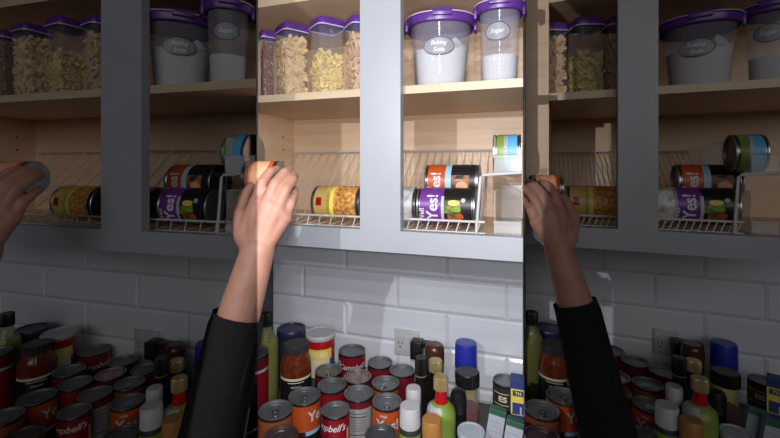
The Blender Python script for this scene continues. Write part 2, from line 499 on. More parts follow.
can(357.7, 376, .0295, 'dark red can with a pinkish reflection on its lid, behind the grey-labelled can', [DRED, CHAR], twotone, lidm=mat('pink_reflection_lid', (.48,.36,.35), .45, .8, var=.25, scale=120), rot=.5)  # the lid's reflection is put into its pinkish base colour
can(331, 385, .0295, 'bright red flat-lidded can behind the small red script can', [RED, DRED], twotone, texts=[('@', .009, 42, .068, CREAM, dict(h=.009))])
can(358.5, 392.5, .0290, 'can with turned grey nutrition label', [NUTRI, DRED], lambda th, v: 1 if v > .88 or abs(th) > 62 else 0,
    texts=[('#', .034, 0, .0745, INK, dict(h=.0012)), ('#', .034, 0, .068, INK, dict(h=.002))]
    +[('#', .030, 0, .062-.005*i, CHAR, dict(h=.0007)) for i in range(5)]+[('#', .034, 0, .034, INK, dict(h=.002))])
can(385.6, 382.5, .0288, 'ring-pull can behind the orange and white lettered can', [CHAR, DORANGE], lambda th, v: 1 if v > .72 else 0, True, rot=-.5)
can(387, 401, .0285, 'orange ring-pull can with large white lettering, in front row', [ORANGE, CHAR], lambda th, v: 0 if v > .33 else 1, True,
    texts=[('Yes!', .0265, 0, .0705, WHITEINK, dict(bold=.02)), ('Well', .007, -14, .087, WHITEINK)])
can(276, 409, .0312, 'rust-orange ring-pull can with boxed lettering, at far left front', [DORANGE, CHAR], lambda th, v: 0 if v > .34 else 1, True,
    texts=[('#', .017, -2, .066, CREAM, dict(h=.0145)), ('#', .0155, -2, .066, DORANGE, dict(h=.013, lift=.0006)), ('BB', .0068, -2, .0692, CREAM, dict(lift=.0008)), ('BB', .0068, -2, .0627, CREAM, dict(lift=.0008))], shift={'right': 8})
can(305, 395, .0312, 'bright orange ring-pull can with white letter and blue patch', [ORANGE, BLACK, LBLUE], lambda th, v: (0 if v > .46 else (2 if 5 < th < 70 and v > .36 else 1)), True,
    texts=[('Yes!', .0265, 52, .0735, WHITEINK, dict(bold=.02))])
can(335.5, 409, .0262, 'small red can with white script and white lower half, front row', [RED, WHITELAB], lambda th, v: 0 if v > .52 else 1,
    texts=[("Campbell's", .0165, -34, .0785, WHITEINK, IT), ('#', .006, 55, .04, PEACH, dict(h=.07))])
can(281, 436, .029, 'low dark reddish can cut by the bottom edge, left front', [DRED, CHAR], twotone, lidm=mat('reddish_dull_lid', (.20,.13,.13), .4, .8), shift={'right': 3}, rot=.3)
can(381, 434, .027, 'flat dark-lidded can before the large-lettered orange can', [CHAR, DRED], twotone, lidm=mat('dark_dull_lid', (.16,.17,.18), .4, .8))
can(254, 352, .030, 'tall red can with white arc, beside the oil bottle', [DRED, WHITELAB, RED], lambda th, v: 1 if .80 < v < .83 else (2 if v <= .80 else 0), h=.15, skip=('right',))
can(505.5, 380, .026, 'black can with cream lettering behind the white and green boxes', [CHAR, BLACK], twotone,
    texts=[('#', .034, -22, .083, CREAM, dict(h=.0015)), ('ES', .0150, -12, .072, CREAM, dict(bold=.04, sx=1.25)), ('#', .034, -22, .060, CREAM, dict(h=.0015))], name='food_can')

# cans lying on the racks
def lying(root, px0, px1, t, z, desc, roll, where='rack', skip=(), shift=None, group='cans lying on the racks'):
    """long axis along the shelf, top of the can to the left; root sits at the right-hand end"""
    b = MID; p = b.xy(px1, t)
    M = Matrix.Rotation(-PI/2, 3, 'Y') @ Matrix.Rotation(roll, 3, 'Z')
    place(root, px1, p.y, z, desc, 'can', where, group, mtx=M, skip=skip, shift=shift)
c = make_can('soup_can', .033, .102, [VIOLET, BLACK, FOODG, FOODB], lambda th, v: 0 if v > .53 else (1 if v < .1 or abs(th+10) > 70 else (2 if -10 < th < 30 and v > .2 else (3 if -50 < th < 0 and .2 < v < .45 else 1))),
    True, texts=[('Yes!', .0275, 6, .074, WHITEINK, dict(bold=.02)), ('Well', .013, -18, .0925, WHITEINK), ('#', .05, 0, .0555, WHITELAB, dict(h=.005)), ('@', .010, 22, .036, BYELLOW, dict(h=.020)), ('@', .009, 2, .032, MGREEN, dict(h=.017)), ('@', .013, -20, .026, ORANGE, dict(h=.013)), ('@', .008, 30, .020, WHITELAB, dict(h=.008))])
lying(c, 420.5, 477, .088, -.0705, 'purple and black can lying in front', -.12)
c = make_can('soup_can', .033, .100, [ORANGE, BLACK, LBLUE, FOODB], lambda th, v: 0 if v > .62 else (2 if v > .5 else (3 if v > .14 and abs(th+8) < 45 else 1)),
    True, texts=[('Yes!', .0265, 4, .079, WHITEINK, dict(bold=.02)), ('Well', .012, -24, .0925, WHITEINK), ('@', .016, 0, .030, PEACH, dict(h=.022)), ('@', .014, -25, .036, DORANGE, dict(h=.018)), ('@', .010, 24, .036, BROWNCAP, dict(h=.014))])
lying(c, 429, 480, .1415, -.0285, 'orange and black can lying behind purple can', -.2)
c = make_can('soup_can', .033, .100, [MARBLE, WHITELAB], solid, False)
lying(c, 365, 419.3, .088, -.0705, 'grey speckled can peeping from behind stile', 0)
c = make_can('bean_can', .033, .102, [YELLOW, FOOD, BYELLOW, CHAR], lambda th, v: 0 if v > .62 else (2 if v > .54 else (1 if v > .06 else 3)), False,
    texts=[('#', .016, 14, .085, REDCAP, dict(h=.012)), ('#', .008, 14, .085, DRED, dict(h=.005, lift=.0008)), ('GARBANZOS', .0085, -4, .0655, MGREEN, dict(bold=.02))])
lying(c, 316, 366, .088, -.0705, 'yellow chickpea can lying', -.1)
c = make_can('soup_can', .033, .046, [LGREEN, BLUE, INK], lambda th, v: 0 if v > .58 else 1, False,
    texts=[('PROGRESSO', .0100, 14, .024, INK, dict(bold=.03)), ('PROGRESSO', .0098, 14, .0243, WHITEINK, dict(lift=.0008, bold=.005))])
lying(c, 498.0, 521, .115, ZPLAT+.0022+.0335, 'green and blue can lying in upper clear bin', 0, 'cabinet', shift={'left': -7, 'right': -17})

# ------------------------------------------------------------------ jars and tubs on the shelf
def fill_pieces(kind, a0, a1, h, n, m, seed):
    """loose dry food filling a square jar"""
    R = random.Random(seed); bm = bmesh.new()
    for i in range(n):
        f = R.random(); z = .008+(h-.014)*f
        a = a0+(a1-a0)*f-(.0075 if kind != 'bean' else .004)
        p = Vector((R.uniform(-a, a), R.uniform(-a, a), z))
        if R.random() < .65:
            k = R.choice((0, 1)); p[k] = math.copysign(a, p[k])
        E = Matrix.Rotation(R.uniform(0, 2*PI), 4, 'Z') @ Matrix.Rotation(R.uniform(.3, 2.6), 4, 'X')
        M = Matrix.Translation(p) @ E
        if kind == 'tube':
            t = bmesh.new(); loft([(-.013, .0040), (.013, .0040)], 8, bm=t)
        elif kind == 'twist':
            t = bmesh.new(); vs = []
            for q in range(7):
                z_ = -.008+q*.0027; an = q*.9; c_, s_ = math.cos(an)*.0042, math.sin(an)*.0042
                vs.append([t.verts.new((c_, s_, z_)), t.verts.new((-c_*.3+s_*.3, -s_*.3-c_*.3, z_)), t.verts.new((-c_, -s_, z_)), t.verts.new((c_*.3-s_*.3, s_*.3+c_*.3, z_))])
            for q in range(6):
                for w in range(4): t.faces.new((vs[q][w], vs[q][(w+1) % 4], vs[q+1][(w+1) % 4], vs[q+1][w]))
            t.faces.new(vs[0][::-1]); t.faces.new(vs[-1])
            for v in t.verts: v.co *= 1.35
        else:
            t = bmesh.new(); bmesh.ops.create_icosphere(t, subdivisions=1, radius=1)
            for v in t.verts: v.co = Vector((v.co.x*.0036, v.co.y*.0046, v.co.z*.0068))
        lim = a0+(a1-a0)*f-.0022
        base = len(bm.verts); mp = {}
        for v in t.verts:
            q = M @ v.co
            q.x = max(-lim, min(lim, q.x)); q.y = max(-lim, min(lim, q.y)); q.z = max(.003, q.z)
            mp[v] = bm.verts.new(q)
        for fc in t.faces: bm.faces.new([mp[v] for v in fc.verts])
        t.free()
    # heap in the middle so that the jar is not see-through
    g = .007 if kind != 'bean' else .0035
    loft([(.0035, a0-g), (h*.5, (a0+a1)/2-g-.001), (h-.012, a1-g-.003), (h-.006, a1*.5)], 24, 5, bm=bm)
    return bm
def make_jar(a0, a1, h):
    root = empty('storage_jar')
    bm = loft([(0, a0-.003), (.0012, a0-.001), (.004, a0), (h*.5, (a0+a1)/2), (h-.018, a1), (h-.016, a1+.0016), (h-.012, a1+.0016)], 48, 5, cap1=False)
    obj('body', bm, JARCLEAR, root)
    bm = loft([(h-.017, a1+.0022), (h-.015, a1+.0036), (h-.010, a1+.0036), (h-.004, a1+.0026), (h-.0005, a1+.0005), (h, a1-.002), (h, a1-.006), (h-.003, a1-.007)], 48, 5, cap0=False)
    obj('lid', bm, PURPLE, root)
    bm = bmesh.new(); A = a1+.0042
    rr = ring(bm, h-.0165, A, A, 48, 5); r2 = ring(bm, h-.0145, A, A, 48, 5); r3 = ring(bm, h-.0145, A-.002, A-.002, 48, 5); r4 = ring(bm, h-.0165, A-.002, A-.002, 48, 5)
    for p, q in ((rr, r2), (r2, r3), (r3, r4), (r4, rr)):
        for i in range(48): bm.faces.new((p[i], p[(i+1) % 48], q[(i+1) % 48], q[i]))
    obj('rim', bm, mat('pale_rim_plastic', (.5,.42,.62), .25, var=.02), root)
    return root
SHZ = SHELF_T+.0003
def jar(px, D, a0, a1, h, fillh, kind, n, m, desc, fname, fdesc, seed, rot, shift=None, skip=()):
    j = make_jar(a0, a1, h)
    place(j, px, D, SHZ, desc, 'jar', 'shelf', 'purple-lidded jars', rot, shift=shift, skip=skip)
    f = obj(fname, fill_pieces(kind, a0, a0+(a1-a0)*fillh/h, fillh, n, m, seed), m, smooth=False)
    place(f, px, D, SHZ, fdesc, fname.replace('_', ' '), 'shelf', 'dry food in the jars', rot, shift=shift, skip=skip, kind='stuff')
jar(267.3, .825, .0128, .0125, .141, .122, 'bean', 220, BEAN, 'narrow jar of dark brown beans at the shelf end', 'dried_beans', 'dark brown dried beans filling the narrow end jar', 1, .25, {'right': 10})
jar(292, .80, .0252, .0250, .1425, .119, 'tube', 230, PENNE, 'full jar of cream tube pasta next to the beans', 'tube_pasta', 'cream tube pasta filling the second jar', 2, .42)
jar(327.0, .775, .0262, .0262, .1440, .082, 'twist', 260, ROTI, 'half-empty jar of yellow twist pasta', 'twist_pasta', 'yellow twist pasta in the half-empty jar', 3, .45)
jar(361, .755, .0245, .0250, .139, .112, 'tube', 200, FARF, 'jar of tan pasta partly behind the stile', 'tan_pasta', 'tan pasta in the jar partly behind the stile', 4, .40)

def make_tub(r0, r1, h, text):
    root = empty('storage_tub'); hb = h-.021
    rad = lambda z: r0+(r1-r0)*z/hb
    bm = loft([(0, r0-.006), (.001, r0-.003), (.005, rad(.005)), (hb*.5, rad(hb*.5)), (hb, r1), (hb+.006, r1+.002)], 56, 2.3, cap1=False)
    obj('body', bm, CLEAR, root)
    R1 = r1+.004
    bm = loft([(hb-.005, R1-.001), (hb-.0035, R1+.002), (hb+.006, R1+.004), (hb+.011, R1+.003), (hb+.014, R1-.004), (hb+.018, R1-.010), (h, R1-.014), (h, R1-.022), (h-.006, R1-.024)], 56, 2.3, cap0=False)
    L = obj('lid', bm, PURPLE, root)
    bm = bmesh.new()
    for i in range(56):
        pass
    tube(bm, [((R1+.0055)*math.copysign(abs(math.cos(2*PI*k/56))**(2/2.3), math.cos(2*PI*k/56)), (R1+.0055)*math.copysign(abs(math.sin(2*PI*k/56))**(2/2.3), math.sin(2*PI*k/56)), hb+.010) for k in range(57)], .0012, 6)
    obj('rim', bm, mat('pale_rim_plastic', (.5,.42,.62)), L)
    # clip at the front, two at the sides
    for th in (-90, -10, 190):
        bm = bmesh.new(); box(bm, (0, 0, 0), (.034 if th == -90 else .022, .006, .022)); bevel(bm, .002)
        a = math.radians(th)
        M = Matrix.Translation(((R1+.004)*math.cos(a), (R1+.004)*math.sin(a), hb+.000)) @ Matrix.Rotation(a+PI/2, 4, 'Z')
        if th == -90: M = Matrix.Translation((0, -(R1+.004), hb+.008)) @ Matrix.Scale(.55, 4, (0, 0, 1))
        for v in bm.verts: v.co = M @ v.co
        obj('clip', bm, PURPLE, L)
    zl = hb*.61 if text[0] != 'Sugar' else hb*.69; w = .056 if len(text) > 1 else .044; rr2 = lambda z: rad(z)*1.012
    S = obj('sticker', wrap(disc_patch(w, .031), rr2, FRONT-.10, zl, .0006), LABELGREY, root)
    obj('border', wrap(ring_patch(w, .031, .0013), rr2, FRONT-.10, zl, .0011), INK, S)
    for i, s in enumerate(text):
        obj('lettering', wrap(text_bm(s, .0105, .3, .008), rr2, FRONT-.10, zl+(.0045 if len(text) > 1 else 0)-i*.0105, .0012), WHITEINK, S, smooth=False)
    return root, rad
def flour_heap(rad, h0, hump, seed):
    bm = bmesh.new(); n = 48; prev = None; R = random.Random(seed)
    top = lambda x, y: h0+hump*math.exp(-((x-.026)**2+(y+.01)**2)/.00022)-.010*math.exp(-((x+.002)**2)/.0006)+.0015*math.sin(x*260)*math.cos(y*220)
    lv = [0, .02, .05, .2, .4, .6, .8, 1.0]
    g = []
    for f in lv:
        row = []
        for i in range(n):
            a = 2*PI*i/n; c, s = math.cos(a), math.sin(a)
            ex = lambda r: (r*math.copysign(abs(c)**(2/2.3), c), r*math.copysign(abs(s)**(2/2.3), s))
            r0 = rad(.02)-.0025; x, y = ex(r0); zt = top(x, y); z = .003+f*(zt-.003)
            x, y = ex(rad(z)-.0025); row.append(bm.verts.new((x, y, z)))
        g.append(row)
    for q in range(8, 0, -1):
        row = []
        for i in range(n):
            v = g[len(lv)-1][i]; k = (q-.5)/8
            x, y = v.co.x*k, v.co.y*k; row.append(bm.verts.new((x, y, top(x, y)*(1-.0)+.002*(1-k))))
        g.append(row)
    for p, q in zip(g, g[1:]):
        for i in range(n): bm.faces.new((p[i], p[(i+1) % n], q[(i+1) % n], q[i]))
    bm.faces.new(g[0][::-1]); bm.faces.new(g[-1])
    return bm
tub, rad = make_tub(.0445, .0560, .139, ('Baking', 'Soda'))
place(tub, 440.3, .742, SHZ, 'large clear tub with purple lid and two-word sticker', 'tub', 'shelf', 'purple-lidded tubs', .05)
fl = obj('baking_powder', flour_heap(rad, .073, .030, 5), FLOUR)
place(fl, 440.3, .742, SHZ, 'white powder heaped up on the right inside two-word tub', 'powder', 'shelf', None, .05, kind='stuff')
tub, rad = make_tub(.0300, .0345, .151, ('Sugar',))
place(tub, 499.5, .70, SHZ, 'narrower clear purple-lidded tub at the right shelf end', 'tub', 'shelf', 'purple-lidded tubs', 0, shift={'left': -12, 'right': 14})
bm = loft([(.003, .0270), (.02, .0290), (.052, .0305), (.054, .020), (.0535, .004)], 48, 2.3)
fl = obj('sugar', bm, FLOUR)
place(fl, 499.5, .70, SHZ, 'white sugar filling the lower part of narrower tub', 'sugar', 'shelf', None, 0, kind='stuff', shift={'left': -12, 'right': 14})

# ------------------------------------------------------------------ bottles and jars on the counter
def thing(name, parts):
    root = empty(name); made = {}
    for nm, bm, m, *up in parts:
        made[nm] = obj(nm, bm, m, made[up[0]] if up else root)
    return root
def ct(root, px, py, h, desc, cat, group='bottles and jars', rot=0, D=None, shift=None, skip=(), face=True):
    D = D or (-COUNTER-h)*F/(py-HY)
    place(root, px, D, COUNTER, desc, cat, CW, group, rot, shift=shift, skip=skip, face=face)
def ridged(z0, z1, r, n=64, e=.0006):
    """screw cap with a ribbed side"""
    bm = bmesh.new(); rows = []
    for z, k in ((z0, 1), (z1-.002, 1), (z1, .93)):
        rows.append([bm.verts.new(((r*k+(e if i % 2 else -e)*(k == 1))*math.cos(2*PI*i/n), (r*k+(e if i % 2 else -e)*(k == 1))*math.sin(2*PI*i/n), z)) for i in range(n)])
    for p, q in zip(rows, rows[1:]):
        for i in range(n): bm.faces.new((p[i], p[(i+1) % n], q[(i+1) % n], q[i]))
    bm.faces.new(rows[0][::-1]); bm.faces.new(rows[-1]); return bm

o = thing('oil_bottle', [('body', loft([(0, .026), (.003, .028), (.13, .028), (.150, .025), (.168, .015), (.178, .0115), (.190, .0115)]), OILGLASS),
    ('oil', loft([(.003, .0262), (.006, .0268), (.13, .0268), (.147, .0242), (.150, .018)]), OIL, 'body'),
    ('cap', ridged(.182, .211, .0135), BPLASTIC)])
ct(o, 266, 313, .211, 'yellow-green oil bottle with black cap', 'bottle', D=.93, shift={'right': 11})
o = thing('canister', [('body', loft([(0, .030), (.003, .032), (.130, .032), (.134, .031)]), CHAR), ('lid', loft([(.130, .034), (.132, .0355), (.146, .0355), (.149, .034), (.149, .029), (.147, .028)]), NAVY)])
ct(o, 291.5, 327, .149, 'dark canister with a wide navy blue lid, by the tiles', 'canister', D=1.0)
def cocoa(th, v):
    if v > .88: return 0
    if v > .70: return 1 if -62 < th < 48 else 0
    if th > 42: return 2
    if v > .42: return 3
    return 4 if v > .30 else 2
o = thing('canister', [('body', loft([(0, .031), (.003, .033), (.146, .033)]), WPLASTIC), ('lid', loft([(.146, .034), (.148, .0355), (.155, .0355), (.157, .034), (.157, .0315), (.155, .031)]), WPLASTIC)])
lb = obj('label', sleeve_label(.0332, .004, .145, cocoa), [REDCAP, BYELLOW, BOXBLUE, CREAM, DGREEN], o)
for i in range(7): obj('printed_panel', wrap(disc_patch(.0052, .013 if i % 2 else .016), .0332, FRONT-.15+(i-3)*.20, .1152, .0006), mat('pale_yellow_print', (.85,.74,.36), .5), lb, smooth=False)
ct(o, 320.5, 332, .157, 'white-lidded canister with red, yellow and blue label', 'canister', D=.955)
o = thing('sauce_jar', [('body', loft([(0, .031), (.003, .0335), (.114, .0335), (.129, .031), (.139, .0258), (.146, .0255)]), SAUCE), ('lid', ridged(.1445, .161, .0272), CHAR)])
lb = obj('label', sleeve_label(.0337, .035, .098, lambda th, v: 0 if v < .93 else 1), [BLACK, CREAM], o)
obj('printed_line', wrap(rect_patch(.036, .0016), .0337, FRONT, .089), WHITEINK, lb, smooth=False)
obj('printed_line', wrap(rect_patch(.022, .0040), .0337, FRONT, .080), NUTRI, lb, smooth=False)
ct(o, 296, 344, .161, 'tomato sauce jar with dark lid, before the navy lid', 'jar', D=.885)

def slim(name, h, r, capm, caph, capr, bodym, neck=.011, shoulder=.6):
    zc = h-caph; zs = zc*shoulder
    return thing(name, [('body', loft([(0, r-.002), (.002, r), (zs, r), (zs+(zc-zs)*.35, r*.86), (zs+(zc-zs)*.7, neck*1.1), (zc+.002, neck)]), bodym), ('cap', ridged(zc, h, capr), capm)])
o = slim('sauce_bottle', .170, .021, BPLASTIC, .034, .0118, DARKGLASS, .0105)
bm = loft([(.1345, .0124), (.1365, .0124)], cap0=True); obj('neck_ring', bm, GOLD, o)
ct(o, 421, 357, .170, 'slim black bottle with tall black cap under the plug', 'bottle', D=.80)
o = thing('syrup_bottle', [('body', loft([(0, .019), (.003, .021), (.10, .021), (.112, .019)]), DARKGLASS), ('cap', loft([(.108, .0215), (.112, .0222), (.138, .0222), (.146, .0205), (.150, .016), (.1505, .008)]), BROWNCAP)])
ct(o, 434.5, 343, .1505, 'bottle with a big rounded glossy brown cap', 'bottle', D=.905)
o = slim('vinegar_bottle', .145, .0215, GOLD, .022, .0140, DARKGLASS, .012)
ct(o, 435.5, 360, .145, 'dark bottle with small gold cap, before the brown cap', 'bottle', D=.84)
def lime(th, v): return 1 if th < 2 else (2 if th > 34 and v < .62 else 0)
o = thing('lime_juice_bottle', [('body', loft([(0, .024), (.003, .026), (.106, .026), (.117, .0235), (.1245, .016), (.128, .0105), (.130, .0105)]), LGREEN)])
lb = obj('label', sleeve_label(.0262, .012, .106, lime), [LGREEN, WHITELAB, BOXWHITE], o)
bm = loft([(.1062, .0263), (.1175, .0240), (.1240, .0175)], cap0=False, cap1=False)
bm.faces.ensure_lookup_table()
for f in bm.faces:
    cc = f.calc_center_median(); th = (math.degrees(math.atan2(cc.y, cc.x))+270) % 360-180
    f.material_index = 1 if -180 < th < 2 else 0
obj('shoulder_label', bm, [LGREEN, WHITELAB], o)
obj('neck', loft([(.1285, .0118), (.134, .0112), (.146, .0098), (.151, .0098)]), REDCAP, o)
obj('cap', ridged(.150, .173, .0128), GOLD, o)
bm = loft([(.1270, .0122), (.1295, .0122)]); obj('neck_ring', bm, REDCAP, o)
for i in range(6): obj('printed_line', wrap(rect_patch(.012, .0012), .0262, FRONT+math.radians(52), .058-i*.006, .0005), CHAR, lb)
ct(o, 441, 376, .173, 'green and white bottle with red neck and gold cap', 'bottle', D=.722)
o = thing('spice_bottle', [('body', loft([(0, .0155), (.002, .017), (.095, .017), (.103, .0145), (.108, .0135)]), CHAR), ('cap', loft([(.105, .0142), (.133, .0142), (.136, .0125), (.136, .002)]), WPLASTIC)])
ct(o, 413.5, 390, .136, 'smaller white-capped bottle, behind another white cap', 'bottle', D=.752)
o = thing('spice_bottle', [('body', loft([(0, .0165), (.002, .0182), (.102, .0182), (.108, .0165), (.112, .0155)]), CHAR), ('cap', ridged(.110, .144, .0172, 72, .0003), WPLASTIC)])
lb = obj('label', sleeve_label(.0184, .006, .101, lambda th, v: 0 if v < .9 else 1), [MGREEN, LGREEN], o)
for i, x in enumerate((-.010, -.004, .003, .010)): obj('printed_panel', wrap(disc_patch(.0045, .008+.003*(i % 2)), .0184, FRONT+x/.0184, .080, .0005), DGREEN, lb, smooth=False)
ct(o, 410, 406, .144, 'green-labelled bottle with large white cap, in front row', 'bottle', D=.682)
o = thing('spice_bottle', [('body', loft([(0, .0145), (.002, .016), (.106, .016), (.112, .0145), (.114, .014)]), PINK), ('cap', ridged(.112, .138, .0160, 72, .0003), TANCAP)])
lb = obj('label', sleeve_label(.0162, .010, .095, lambda th, v: 0 if v < .75 else 1), [WHITELAB, REDCAP], o)
ct(o, 432, 419, .138, 'small bottle with orange-tan cap, in front row', 'bottle', D=.656)
o = thing('spray_can', [('body', loft([(0, .0235), (.002, .0245), (.100, .0245), (.107, .0235)]), WPLASTIC), ('cap', loft([(.107, .0248), (.109, .0250), (.155, .0240), (.160, .0225), (.160, .002)]), COBALT)])
lb = obj('label', sleeve_label(.0247, .006, .098, lambda th, v: 0 if v < .85 else 1), [BYELLOW, COBALT], o)
ct(o, 466, 342.5, .160, 'can with tall bright blue cap against the tiles', 'can', D=.89)
o = thing('seasoning_jar', [('body', loft([(0, .0225), (.002, .0245), (.100, .0245), (.112, .0215), (.120, .0205)]), JARCLEAR), ('spice', loft([(.003, .0222), (.072, .0232), (.074, .012)]), SPICE, 'body'), ('lid', ridged(.116, .142, .0232), BPLASTIC)])
ct(o, 467.5, 371, .142, 'clear jar of red-brown spice with black lid', 'jar', D=.80)
o = thing('pepper_bottle', [('body', loft([(0, .0135), (.002, .015), (.095, .015), (.102, .0135)]), DARKGLASS), ('cap', loft([(.100, .0148), (.122, .0150), (.131, .0125), (.135, .007), (.1355, .001)]), BPLASTIC)])
ct(o, 458.5, 390, .1355, 'small black bottle with domed black cap beside green bottle', 'bottle', D=.748)
o = thing('plastic_tub', [('body', loft([(0, .019), (.002, .0205), (.082, .0225)]), WHITELAB), ('lid', loft([(.080, .0236), (.088, .0240), (.090, .0230), (.090, .0205), (.0885, .020)]), GPLASTIC)])
ct(o, 471, 430, .090, 'low tub with pale grey-blue lid, in front row', 'tub', D=.70)

# cartons
def carton(name, w, d, h, m, prints):
    root = empty(name); bm = bmesh.new(); box(bm, (0, 0, h/2), (w, d, h)); bevel(bm, .0006, 1)
    bd = obj('body', bm, m, root, smooth=False)
    for (nm, x, z, pw, ph, pm, lift) in prints:
        if nm.startswith('!'): o = obj('lettering', front(text_bm(nm[1:], ph, 0, .02), x, -d/2-lift, z), pm, bd, smooth=False)
        else: o = obj(nm, front(rect_patch(pw, ph, 1, 1), x, -d/2-lift, z), pm, bd, smooth=False)
    return root
o = carton('food_carton', .0265, .028, .138, BOXBLUE, [('printed_panel', 0, .096, .0245, .050, BYELLOW, .0003), ('printed_panel', .001, .113, .020, .011, INK, .0006), ('!TH', .001, .113, 0, .009, WHITEINK, .0009),
    ('printed_panel', .001, .084, .021, .022, BOXBLUE, .0006), ('printed_panel', .006, .080, .003, .016, WHITELAB, .0009)])
ct(o, 517.5, 373, .138, 'blue and yellow carton at the far right', 'box', 'cartons', 0, D=.785, skip=('left',))
lines = lambda w: [('printed_line', -.001, .092-.0085*i, w*(.6 if i % 2 else .75), .0012, NUTRI, .0003) for i in range(4)]
mk = lambda: carton('spice_packet', .0285, .016, .113, BOXWHITE, [('green_band', 0, .1085, .0285, .009, DGREEN, .0003)]+lines(.028))
o = mk()
bm = disc_patch(.011, .007); obj('emblem', front(bm, -.003, -.0086, .060), REDCAP, o, smooth=False)
bm = loft([(.1131, .0142, .008), (.1134, .0142, .008)], 4+40, 8); obj('green_top', bm, DGREEN, o)
LEAN = Matrix.Rotation(math.radians(9), 3, 'Y') @ Matrix.Rotation(math.radians(-3), 3, 'X')
place(o, 488, .722, COUNTER+.0026, 'tilted white packet with green top, left of two', 'box', CW, 'green-topped packets', mtx=LEAN)
o2 = dup(o)
place(o2, 505, .690, COUNTER+.0026, 'tilted white packet with green top, right of two', 'box', CW, 'green-topped packets', mtx=LEAN, skip=('left',))

# nudge neighbours on the counter apart until none of them touch
def half(o):
    v = [ch.matrix_basis @ Vector(c) for ch in o.children if ch.type == 'MESH' for c in ch.bound_box]
    return ((max(p.x for p in v)-min(p.x for p in v))+(max(p.y for p in v)-min(p.y for p in v)))/4
for side, b in BAYS.items():
    its = [(o, half(o)) for sd, o in BASES if sd == side]
    for it in range(200):
        moved = False
        for i, (p, r1) in enumerate(its):
            for q, r2 in its[i+1:]:
                d = Vector((q.location.x-p.location.x, q.location.y-p.location.y)); L = d.length
                m = r1+r2+.0008
                if L < m:
                    k = d/L*(m-L)*.5; p.location.x -= k.x; p.location.y -= k.y; q.location.x += k.x; q.location.y += k.y; moved = True
            lim = b.c+WALL_T*b.ts-r1-.004; e = Vector((p.location.x, p.location.y)).dot(b.n)-lim
            if e > 0: p.location.x -= b.n.x*e; p.location.y -= b.n.y*e; moved = True
        if not moved: break
# ------------------------------------------------------------------ outlet and plug
def outlet(b):
    root = empty('wall_outlet'); t = WALL_T
    s0, s1 = b.s(395, t), b.s(420, t); z0, z1 = b.z(405, 354.5, t), b.z(405, 329, t)
    root.location = b.S((s0+s1)/2, t-.0008/b.ts, (z0+z1)/2)
    root.rotation_euler = (0, 0, -b.yaw)
    w, h = s1-s0, z1-z0
    bm = bmesh.new(); box(bm, (0, -.003, 0), (w, .005, h)); bevel(bm, .0015)
    pl = obj('cover_plate', bm, WPLASTIC, root)
    for sx in (-.25, .25):
        bm = bmesh.new()
        for v in loft([(-.001, w*.20, h*.27), (.002, w*.20, h*.27)], 32, 3.5, bm=bm).verts: v.co = Vector((v.co.x+sx*w, -.0055-v.co.z, v.co.y-.003))
        so = obj('socket', bm, WHITELAB, root)
        for x, hh in ((-.004, .008), (.005, .006)):
            bm = bmesh.new(); box(bm, (sx*w+x, -.0077, 0), (.0018, .0006, hh)); obj('slot', bm, SLOT, so, smooth=False)
        bm = bmesh.new(); box(bm, (sx*w, -.0077, -.010), (.004, .0006, .0035)); obj('slot', bm, SLOT, so, smooth=False)
    tag(root, 'white wall outlet plate on the tiles above the %s counter' % BRIGHT[b.side], 'outlet', 'wall outlets')
    pg = empty('power_adapter')
    t2 = t-.009/b.ts
    pg.location = b.S(b.s(417, t2), t2, b.z(417, 343, t)); pg.rotation_euler = (0, 0, -b.yaw)
    bm = bmesh.new(); box(bm, (.004, -.016, -.002), (.027, .032, .042)); bevel(bm, .003); obj('body', bm, BPLASTIC, pg)
    bm = bmesh.new(); box(bm, (.034, -.014, .011), (.036, .022, .012)); bevel(bm, .003); obj('plug_arm', bm, BPLASTIC, pg)
    bm = bmesh.new(); tube(bm, [(.006, -.02, -.02), (.008, -.022, -.05), (.012, -.012, -.078)], .002); obj('cord', bm, BPLASTIC, pg)
    tag(pg, 'black plug adapter in the wall outlet above the %s counter' % BRIGHT[b.side], 'plug', 'plug adapters')
for b in BAYS.values(): outlet(b)

# ------------------------------------------------------------------ reaching hands
def W(px, py, D): return Vector(((px-CX)/F*D, D, (HY-py)/F*D))
def capsule(bm, p, q, r0, r1, n=14):
    d = (q-p); L = d.length; M = Matrix.Translation(p) @ d.to_track_quat('Z', 'Y').to_matrix().to_4x4()
    rows = []
    prof = [(-r0*math.cos(a), r0*math.sin(a)) for a in (0.15, .5, .9, 1.25)]+[(L*k, r0+(r1-r0)*k) for k in (0, .25, .5, .75, 1)]+[(L+r1*math.sin(a), r1*math.cos(a)) for a in (.35, .7, 1.05, 1.4)]
    for z, r in prof: rows.append([bm.verts.new(M @ Vector((r*math.cos(2*PI*i/n), r*math.sin(2*PI*i/n), z))) for i in range(n)])
    for a, b_ in zip(rows, rows[1:]):
        for i in range(n): bm.faces.new((a[i], a[(i+1) % n], b_[(i+1) % n], b_[i]))
    bm.faces.new(rows[0][::-1]); bm.faces.new(rows[-1])
O = W(262, 245, .545)
